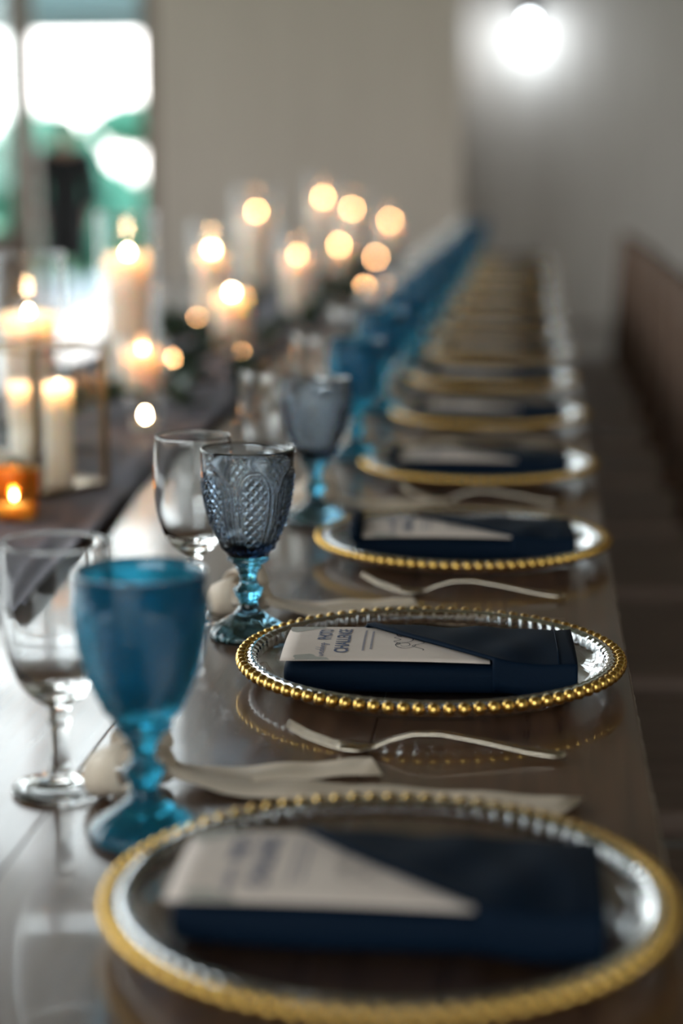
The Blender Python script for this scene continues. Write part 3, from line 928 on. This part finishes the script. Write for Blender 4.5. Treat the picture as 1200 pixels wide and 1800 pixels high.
me_loops = [ribbon_strip(loop_path(-1, 0.35), 0.034, 'loop', [0.016 + 0.022 * (1 - math.cos(2 * PI * k / 16)) / 2 for k in range(17)]),
            ribbon_strip(loop_path(1, 0.45), 0.034, 'loop', [0.016 + 0.022 * (1 - math.cos(2 * PI * k / 16)) / 2 for k in range(17)])]
def tail_path(x1, y1, wob, slant):
    out = []
    n = 22
    for k in range(n + 1):
        q = k / n
        x, y = 0.004 + x1 * q, y1 * (q ** 0.9)
        z = 0.020 * math.exp(-q * 14) + 0.0022 + 0.0016 * math.sin(q * wob) ** 2
        out.append(((x, y, z), (slant if k >= n - 0 else 0.12, 1, 0)))
    return out
tw = [0.018 + 0.022 * min(1, k / 4) for k in range(23)]
me_tails = [ribbon_strip(tail_path(0.150, 0.050, 9, -0.35), 0.04, 'tail', tw), ribbon_strip(tail_path(0.292, -0.026, 14, 0.45), 0.04, 'tail', tw)]
V, F = lathe(smooth_prof([(0.0004, 0.002), (0.011, 0.004), (0.014, 0.014), (0.012, 0.026), (0.0004, 0.030)]), 16, lambda t, r, z: r * (1 + 0.12 * math.cos(3 * t)))
me_knot = make_mesh('knot', V, F, M['ribbon'])

# ------------------------------------------------------------------ lay the settings
NSET = 15
DY = 0.539
rj = random.Random(11)
plates = [(-0.0770, 1.0290), (-0.0830, 1.566), (-0.0755, 2.095), (-0.0735, 2.640)]
deep = lambda i: i not in (1, 2)
GOB = ('deep blue pressed-glass goblet standing before the two smoky goblets', 'first smoky blue-grey goblet, with a crisp arch and diamond pattern', 'second smoky blue-grey goblet, standing between the first one and the deep blue row',
       'deep blue goblet just past the second smoky goblet', 'deep blue goblet in the long row running on to the table end')
for i in range(NSET):
    near = i < 4
    spot = ('in the setting before the two smoky goblets', 'beside the first smoky goblet', 'beside the second smoky goblet', 'in the first setting past the smoky goblets')[i] if near else 'beyond the first four settings'
    more = ' along the far row' if not near else ''
    px, py = plates[i] if near else (-0.0765 + rj.uniform(-0.006, 0.006), 1.029 + DY * i + rj.uniform(-0.01, 0.01))
    # charger
    c = empty('charger_plate', (px, py, TZ), rj.uniform(0, 0.07), 'glass charger plate edged with gold beads ' + spot, 'plate', 'gold-beaded charger plates' + more)
    link('glass_disc', me_plate, c)
    link('beaded_edge', me_knobring, c)
    if near:
        for k in range(NB):
            a = 2 * PI * k / NB
            link('gold_bead', me_bead, c, (0.1625 * math.cos(a), 0.1625 * math.sin(a), 0.0205))
    else:
        link('bead_rim', me_goldring, c)
    # napkin and card
    flush = i < 2
    nx, ny, nr = px + 0.0005, py - 0.012 if i else py + 0.004, rj.uniform(-0.03, 0.03)
    if i == 1: nr = 0.035
    if i == 2: nr = 0.05
    nz = TZ + 0.0064
    n = empty('cloth_napkin', (nx, ny, nz), nr, ('navy napkin with card flush at its end ' if flush else 'navy napkin with rolled end ') + spot, 'napkin', 'folded navy napkins' + more)
    link('folded_body', me_nbody, n)
    for me in nap_layers: link('fold', me, n)
    fl_ = link('pocket_flap', me_flap, n)
    fl_.modifiers.new('thick', 'SOLIDIFY').thickness = 0.0022
    link('hem_stitch', me_hem, fl_)
    sh = 0.0
    if not flush:
        link('end_roll', me_roll, n)
        sh = 0.012
    k = empty('photo_challenge_card', (nx + sh * math.cos(nr), ny + sh * math.sin(nr), nz), nr,
              'cream photo challenge card in the napkin ' + spot, 'card', 'photo challenge cards' + more)
    sheet = link('card_sheet', me_card, k)
    for nm, me in (me_prints if i < 6 else me_prints[:3]): link(nm, me, sheet)
    # goblet
    gx, gy = [(-0.2495, 1.163), (-0.2605, 1.694), (-0.2650, 2.275), (-0.2640, 2.790)][i] if near else (-0.263 + rj.uniform(-0.006, 0.006), py + 0.145 + rj.uniform(-0.012, 0.012))
    g = empty('blue_goblet', (gx, gy, TZ), rj.uniform(0, 1) if i != 1 else R(-80), GOB[min(i, 4)], 'goblet', 'blue goblets' + more)
    gm = M['deepblue'] if deep(i) else M['smoky']
    sm = M['deepblue'] if deep(i) else M['bluestem']
    link('bowl', me_bowl, g, mat=gm)
    link('stem', me_stem, g, mat=sm)
    link('foot', me_foot, g, mat=sm if deep(i) else M['smokyfoot'])
    # wine glass
    wx, wy = [(-0.3265, 1.245), (-0.3235, 1.762), (-0.3300, 2.345), (-0.3300, 2.860)][i] if near else (-0.328 + rj.uniform(-0.006, 0.006), gy + 0.072)
    w = empty('wine_glass', (wx, wy, TZ), 0, 'clear stemmed wine glass ' + spot, 'wine glass', 'clear wine glasses' + more)
    link('bowl', me_wbowl, w); link('stem', me_wstem, w); link('foot', me_wfoot, w)
    # fork on the near side of the plate
    f = empty('dinner_fork', (px + 0.0085, py - 0.212, TZ), rj.uniform(-0.05, 0.02) if i != 1 else -0.03, 'champagne-silver dinner fork by the charger plate ' + spot, 'fork', 'dinner forks' + more)
    link('handle', me_fhandle, f)
    if i < 8:
        for t in range(4): link('tine', me_tine, f, (0, -0.0078 + 0.0052 * t, 0))
    # ribbon bow between the glasses
    r_ = empty('ribbon_bow', (px - 0.186, gy + 0.100, TZ), rj.uniform(-0.06, 0.06) if i else 0.0, 'cream ribbon bow with two tails ' + spot, 'ribbon', 'cream ribbon bows' + more)
    for me in me_loops: link('loop', me, r_).modifiers.new('thick', 'SOLIDIFY').thickness = 0.0012
    for me in me_tails: link('tail', me, r_).modifiers.new('thick', 'SOLIDIFY').thickness = 0.0008
    link('knot', me_knot, r_)

# ------------------------------------------------------------------ table centre: runner, candles, greenery
RZ = TZ + 0.0062

me_flame = {}
HOLD = []          # footprints (x, y, r) of what stands on the runner
def flame_mesh(s):
    key = round(s, 2)
    if key not in me_flame:
        V, F = lathe(smooth_prof([(0.0004, 0.0), (0.0030 * s, 0.002 * s), (0.0042 * s, 0.006 * s), (0.0036 * s, 0.010 * s), (0.0018 * s, 0.014 * s), (0.0004, 0.017 * s)], 3), 12)
        me_flame[key] = make_mesh('flame', V, F, M['flame'])
    return me_flame[key]
def add_flame(parent, z, s, energy, white=False, lit_col=(1.0, 0.46, 0.17)):
    V, F = tube([(0, 0, z - 0.006), (0.0005, 0, z + 0.001), (0.0015, 0, z + 0.006)], 0.0011, 6)
    link('wick', make_mesh('wick', V, F, M['wick']), parent)
    link('flame', flame_mesh(s), parent, (0.0005, 0, z + 0.003), mat=M['flame_white'] if white else M['flame'])
    d = bpy.data.lights.new('flame_light', 'POINT')
    d.energy = energy
    d.color = lit_col
    d.shadow_soft_size = 0.006
    o = bpy.data.objects.new('flame_light', d)
    COL.objects.link(o)
    o.parent = parent
    o.location = (0, 0, z + 0.011 * s)
def pillar(x, y, z0, r, h, label, group='pillar candles', lit=True, s=1.0, energy=0.5, white=False, flick=0.0):
    c = empty('pillar_candle', (x, y, z0), 0, label, 'candle', group)
    prof = [(0.0004, 0), (r * 0.985, 0), (r, 0.002), (r, h - 0.004), (r * 0.97, h - 0.0005), (r * 0.92, h), (r * 0.84, h - 0.003), (r * 0.74, h - 0.012), (r * 0.55, h - 0.016), (0.0004, h - 0.017)]
    full = []
    for k, p in enumerate(prof): full.append(p)
    V, F = lathe(full, 40, lambda t, rr, z: rr * (1 + 0.012 * math.sin(2 * t + x * 40) * (1 if z > h * 0.6 else 0)))
    link('wax', make_mesh('wax', V, F, M['wax']), c)
    HOLD.append((x, y, r))
    if lit: add_flame(c, h - 0.013, s, energy, white)
    return c
def hurricane(x, y, z0, r, h, label, group='glass cylinders'):
    c = empty('glass_cylinder', (x, y, z0), 0, label, 'candle holder', group)
    V, F = lathe([(0.0004, 0), (r - 0.003, 0), (r, 0.003), (r, h - 0.001), (r - 0.0010, h), (r - 0.0022, h - 0.001), (r - 0.0025, 0.0065), (0.0004, 0.0055)], 56)
    gw = link('glass_wall', make_mesh('glass_wall', V, F, M['hurricane']), c)
    V, F = tube([((r - 0.0011) * math.cos(2 * PI * k / 48), (r - 0.0011) * math.sin(2 * PI * k / 48), h + 0.0008) for k in range(48)], 0.0019, 8, True)
    link('lip', make_mesh('lip', V, F, M['hurricane']), gw)
    HOLD.append((x, y, r))
    return c
def tealight(x, y, z0, label, group='tealights', s=1.0, energy=0.25, white=False, glass=True):
    c = empty('tealight_candle', (x, y, z0), 0, label, 'candle', group)
    V, F = lathe([(0.0004, 0), (0.019, 0), (0.0195, 0.001), (0.0195, 0.016), (0.019, 0.016), (0.0188, 0.003), (0.0004, 0.003)], 28)
    link('cup', make_mesh('cup', V, F, M['tin']), c)
    V, F = lathe([(0.0004, 0.0032), (0.0185, 0.0032), (0.0185, 0.0135), (0.012, 0.0125), (0.0004, 0.012)], 28)
    link('wax', make_mesh('wax', V, F, M['wax']), c)
    HOLD.append((x, y, 0.032))
    add_flame(c, 0.013, s, energy, white)
    if glass:
        V, F = lathe([(0.0004, -0.0004), (0.026, -0.0004), (0.028, 0.003), (0.031, 0.055), (0.0295, 0.055), (0.0265, 0.0045), (0.0004, -0.0001)], 32)
        link('glass_cup', make_mesh('glass_cup', V, F, M['hurricane']), c)
    return c

# tall pillar in a glass cylinder beside the lantern
p = at(50, 552, 2.80)
hurricane(p.x, 2.80, RZ, 0.056, 0.295, 'tall clear glass cylinder standing next to the brass lantern')
pillar(p.x, 2.80, RZ + 0.0068, 0.0395, p.z - RZ - 0.004, 'thick ivory pillar candle inside the cylinder next to the brass lantern', white=True, s=1.05, energy=0.18)
# brass lantern with two slim pillars
A = at(65, 880, 2.37)
ln = empty('brass_lantern', (A.x - 0.024, 2.37 + 0.089, RZ), R(60), 'square glass lantern with thin dark brass frame holding two slim candles', 'lantern')
hs, hh = 0.066, 0.188
HOLD.append((A.x - 0.024, 2.37 + 0.089, 0.097))
for sx in (-1, 1):
    for sy in (-1, 1):
        box('corner_bar', (sx * hs - 0.0035, sy * hs - 0.0035, 0), (sx * hs + 0.0035, sy * hs + 0.0035, hh), M['brass'], ln)
for z in (0.0, hh):
    for s in (-1, 1):
        box('edge_bar', (-hs, s * hs - 0.003, z), (hs, s * hs + 0.003, z + 0.006), M['brass'], ln)
        box('edge_bar', (s * hs - 0.003, -hs, z), (s * hs + 0.003, hs, z + 0.006), M['brass'], ln)
box('base_plate', (-hs, -hs, 0.001), (hs, hs, 0.004), M['brass'], ln)
for s in (-1, 1):
    box('glass_pane', (-hs + 0.003, s * hs - 0.001, 0.006), (hs - 0.003, s * hs + 0.001, hh), M['hurricane'], ln)
    box('glass_pane', (s * hs - 0.001, -hs + 0.003, 0.006), (s * hs + 0.001, hs - 0.003, hh), M['hurricane'], ln)
for u, yy, lb, r, top in ((101, 2.435, 'slim ivory candle in the brass lantern nearer its corner bar', 0.0195, 668), (38, 2.475, 'second slim ivory candle standing behind in the brass lantern', 0.0185, 668)):
    q = at(u, top, yy)
    pillar(q.x, yy, RZ + 0.0045, r, q.z - RZ - 0.0045, lb, 'slim candles in the lantern', s=0.55 if u > 60 else 0.4, energy=0.02, white=True)
# gold votive and cream rose in front of the lantern
q = at(25, 905, 2.23)
HOLD.append((q.x, 2.23, 0.034))
gv = empty('gold_votive', (q.x, 2.23, RZ), 0, 'small gold mercury-glass votive cup with a glowing candle', 'votive')
V, F = lathe(smooth_prof([(0.0004, 0.0), (0.024, 0.0), (0.028, 0.004), (0.031, 0.030), (0.0325, 0.058), (0.0315, 0.0585), (0.0295, 0.030), (0.025, 0.0065), (0.0004, 0.006)], 3), 40, lambda t, r, z: r * (1 + 0.012 * math.sin(9 * t + z * 300)))
link('cup', make_mesh('cup', V, F, M['mercury']), gv)
V, F = lathe([(0.0004, 0.007), (0.0225, 0.007), (0.0240, 0.018), (0.0004, 0.017)], 30)
link('wax', make_mesh('wax', V, F, M['wax']), gv)
add_flame(gv, 0.020, 0.7, 0.05, True)
def rose(x, y, z, s, label):
    r = empty('cream_rose', (x, y, z), 0, label, 'flower')
    rd = random.Random(int(x * 1000))
    V, F = lathe(smooth_prof([(0.0004, 0.0), (0.010 * s, 0.002 * s), (0.016 * s, 0.014 * s), (0.012 * s, 0.028 * s), (0.0004, 0.034 * s)]), 16)
    link('bud', make_mesh('bud', V, F, M['petal']), r)
    for ring, (rr, hgt, n) in enumerate(((0.015, 0.034, 4), (0.021, 0.034, 5), (0.027, 0.030, 6))):
        V, F = [], []
        for j in range(6):
            for i in range(7):
                a, b = (i / 6 - 0.5) * 1.7, j / 5
                q = rr * s * (0.35 + 0.75 * math.sin(b * 1.7))
                V.append((q * math.cos(a), q * math.sin(a), hgt * s * b * (1 - 0.18 * (2 * i / 6 - 1) ** 2)))
        for j in range(5):
            for i in range(6):
                k = j * 7 + i
                F.append((k, k + 1, k + 8, k + 7))
        pm_ = make_mesh('petal', V, F, M['petal'])
        for k in range(n):
            o = link('petal', pm_, r, (0, 0, 0), 2 * PI * k / n + ring * 0.5 + rd.uniform(-0.1, 0.1))
    return r
q = at(-22, 838, 2.31)
HOLD.append((q.x, 2.31, 0.055))
rose(q.x, 2.31, RZ, 2.0, 'cream rose bloom tucked behind the gold votive cup')

# further candles down the table: (u, v of the flame, depth, radius, with cylinder, white flame, label stem)
spec = [
    (224, 442, 3.62, 0.042, 0.075, True, 'thick ivory pillar candle in the cylinder behind the squat glass bowl'),
    (371, 437, 5.10, 0.040, 0.070, True, 'ivory pillar candle in the tall cylinder past the tealights'),
    (407, 512, 4.26, 0.041, 0.00, True, 'broad ivory pillar candle standing bare among the greenery'),
    (522, 447, 5.45, 0.038, 0.070, False, 'ivory pillar candle in a cylinder amid the tealight cluster'),
    (450, 372, 6.85, 0.060, 0.09, False, 'widest glowing pillar candle in the tallest cylinder'),
    (567, 347, 7.00, 0.040, 0.08, False, 'tall pillar candle beside the widest candle'),
    (618, 367, 7.90, 0.050, 0.08, False, 'dim broad pillar candle behind the tall pillar candle'),
    (595, 431, 7.40, 0.036, 0.0, False, 'short pillar candle above the paired tealights'),
    (685, 388, 8.55, 0.038, 0.06, False, 'pillar candle at the far end of the table'),
]
for u, v, Y, r, extra, wh, lb in spec:
    p = at(u, v, Y)
    h = p.z - RZ - 0.004
    z0 = RZ
    if extra:
        hurricane(p.x, Y, RZ, r + 0.016, h + extra, 'clear glass cylinder around the ' + lb.split(' in ')[0].split(' beside ')[0].split(' behind ')[0].split(' at ')[0] + {224: ' behind the squat bowl', 371: ' past the tealights', 522: ' amid the tealights', 450: ', tallest of all', 567: ' near the widest candle', 618: ' behind it', 685: ' at the table end'}[u])
        z0 = RZ + 0.0068
        h -= 0.0068
    pillar(p.x, Y, z0, r, h, lb, white=wh, s=1.15 if Y < 6 else 1.5, energy=0.2 if Y < 6 else 0.45)
# squat glass bowl with a candle
q = at(252, 700, 3.40)
sb = empty('glass_bowl', (q.x, 3.40, RZ), 0, 'squat clear glass bowl glowing around a short candle', 'candle holder')
V, F = lathe(smooth_prof([(0.0004, 0.0), (0.034, 0.0), (0.044, 0.012), (0.050, 0.045), (0.050, 0.085), (0.0455, 0.115), (0.0440, 0.115), (0.0475, 0.085), (0.0475, 0.045), (0.041, 0.014), (0.0004, 0.006)], 3), 48)
link('glass_wall', make_mesh('glass_wall', V, F, M['hurricane']), sb)
HOLD.append((q.x, 3.40, 0.051))
pillar(q.x, 3.40, RZ + 0.0075, 0.036, 0.088, 'short wide candle burning inside the squat glass bowl', s=1.0, energy=0.3)
tl = [(255, 756, 3.02, True, 'tealight in a glass cup on the runner edge'), (347, 564, 4.95, False, 'tealight in a glass cup below the tall cylinder'), (424, 627, 4.02, False, 'dim tealight in a glass cup by the greenery'),
      (473, 585, 4.62, False, 'tealight in a glass cup beside the wine glasses'), (537, 554, 5.05, False, 'tealight in a glass cup past the broad bare pillar'), (585, 474, 7.05, False, 'tealight in a glass cup under the short pillar'),
      (660, 442, 8.35, False, 'large orange tealight in a glass cup near the table end'), (305, 622, 3.95, False, 'small tealight in a glass cup behind the squat bowl'),
      (606, 513, 5.85, False, 'added tealight in a glass cup, for a reflection in the wine glasses'), (640, 500, 6.25, False, 'second added tealight in a glass cup, for the reflection behind it')]  # these last two are added to imitate reflections in the wine glass rims
for u, v, Y, wh, lb in tl:
    p = at(u, v, Y)
    tealight(p.x, Y, RZ + 0.0008, lb, s=0.95 if Y < 6 else 1.2, energy=0.2, white=wh)

# gauze runner, flat under what stands on it
V, F = [], []
nu, nv = 40, 300
for j in range(nv + 1):
    y = 1.75 + (8.8 - 1.75) * j / nv
    c = -0.74 + 0.05 * math.sin(y * 1.3) + 0.02 * math.sin(y * 4.1)
    hw = 0.215 + 0.03 * math.sin(y * 2.3 + 1)
    for i in range(nu + 1):
        s = -1 + 2 * i / nu
        x = c + hw * s
        z = 0.004 + 0.008 * max(0.0, abs(s) - 0.55) / 0.45 * (0.5 + 0.5 * math.sin(s * 26 + 2.6 * math.sin(y * 2.2) + y * 2.0)) * 1.4
        dm = min(math.hypot(x - hx, y - hy) - hr for hx, hy, hr in HOLD)
        z = 0.0035 + (z - 0.0035) * min(1.0, max(0.0, (dm - 0.015) / 0.05))
        V.append((x, y, TZ + z))
for j in range(nv):
    for i in range(nu):
        a = j * (nu + 1) + i
        F.append((a, a + 1, a + nu + 2, a + nu + 1))
ru = link('table_runner', make_mesh('table_runner', V, F, M['runner']))
ru.modifiers.new('thick', 'SOLIDIFY').thickness = 0.0012
tag(ru, 'mauve-grey gauze runner rippling down the middle of the table', 'table runner')

# greenery: eucalyptus sprigs laid along the runner
V, F = [], []
for j in range(5):
    s = j / 4
    w = 0.010 * math.sin(PI * min(1, s * 0.93 + 0.05)) + 0.0004
    for i in (-1, 0, 1):
        V.append((s * 0.045, i * w, 0.004 * abs(i) + 0.006 * math.sin(s * PI)))
for j in range(4):
    for i in range(2):
        a = j * 3 + i
        F.append((a, a + 1, a + 4, a + 3))
me_leaf = make_mesh('leaf', V, F, M['leaf'])
rg = random.Random(5)
gl = ['beside the brass lantern', 'by the squat glass bowl', 'under the tealights', 'around the broad bare pillar', 'between the tall cylinders', 'below the widest candle', 'near the short pillar', 'towards the table end']
sprigs = [(-0.66, 3.25, 1), (-0.58, 3.45, 1), (-0.74, 3.80, 1), (-0.56, 4.05, 3), (-0.68, 4.45, 3), (-0.58, 4.75, 2), (-0.86, 4.10, 3), (-0.60, 5.70, 4), (-0.72, 2.62, 0), (-0.60, 2.95, 0), (-0.78, 3.10, 1), (-0.70, 3.55, 1), (-0.60, 3.70, 1), (-0.76, 4.00, 3), (-0.62, 4.25, 3), (-0.80, 4.45, 2), (-0.68, 4.75, 2), (-0.78, 5.15, 4), (-0.62, 5.40, 4), (-0.74, 5.80, 4), (-0.66, 6.20, 5), (-0.84, 6.40, 5), (-0.70, 7.15, 6), (-0.62, 7.70, 6), (-0.74, 8.05, 7)]
def free(x, y, m): return all(math.hypot(x - hx, y - hy) > hr + m for hx, hy, hr in HOLD)
LAID = []
for sx, sy, gi in sprigs:
    best = None
    for _ in range(400):                      # lay the sprig where nothing stands
        x, y, a = sx + rg.uniform(-0.14, 0.14), sy + rg.uniform(-0.16, 0.16), rg.uniform(1.2, 1.94)
        pts = [(-0.17 + 0.034 * k, 0.016 * math.sin(k * 0.7 + sx * 9), 0.013 + 0.022 * math.sin(PI * k / 10)) for k in range(11)]
        W = [(x + p_[0] * math.cos(a) - p_[1] * math.sin(a), y + p_[0] * math.sin(a) + p_[1] * math.cos(a)) for p_ in pts]
        if all(-0.98 < q_[0] < -0.5 and free(q_[0], q_[1], 0.02) and not (q_[1] < 3.15 and q_[0] > -0.70) for q_ in W) and all(math.hypot(q_[0] - r_[0], q_[1] - r_[1]) > 0.07 for q_ in W for r_ in LAID):
            best = (x, y, a, pts, W)
            break
    if not best: continue
    x, y, a, pts, W = best
    LAID += W
    g = empty('greenery_sprig', (x, y, RZ), a, 'dark eucalyptus sprig lying on the runner ' + gl[gi], 'greenery', 'eucalyptus sprigs ' + gl[gi])
    V, F = tube(pts, 0.0022, 6)
    link('stem', make_mesh('stem', V, F, M['twig']), g)
    made = 0
    for _ in range(120):
        q = rg.uniform(0, 9.99)
        b = Vector(pts[int(q)]).lerp(Vector(pts[int(q) + 1]), q % 1)
        yaw_, sc = rg.uniform(0, 2 * PI), rg.uniform(0.9, 1.5)
        tip = (b.x + 0.047 * sc * math.cos(yaw_), b.y + 0.047 * sc * math.sin(yaw_))
        wx_, wy_ = x + tip[0] * math.cos(a) - tip[1] * math.sin(a), y + tip[0] * math.sin(a) + tip[1] * math.cos(a)
        if not free(wx_, wy_, 0.018): continue
        o = link('leaf', me_leaf, g, b)
        o.rotation_euler = (rg.uniform(-0.6, 0.6), rg.uniform(-1.15, -0.05), yaw_)
        o.scale = (sc, sc * rg.uniform(0.9, 1.4), sc)
        made += 1
        if made == 28: break
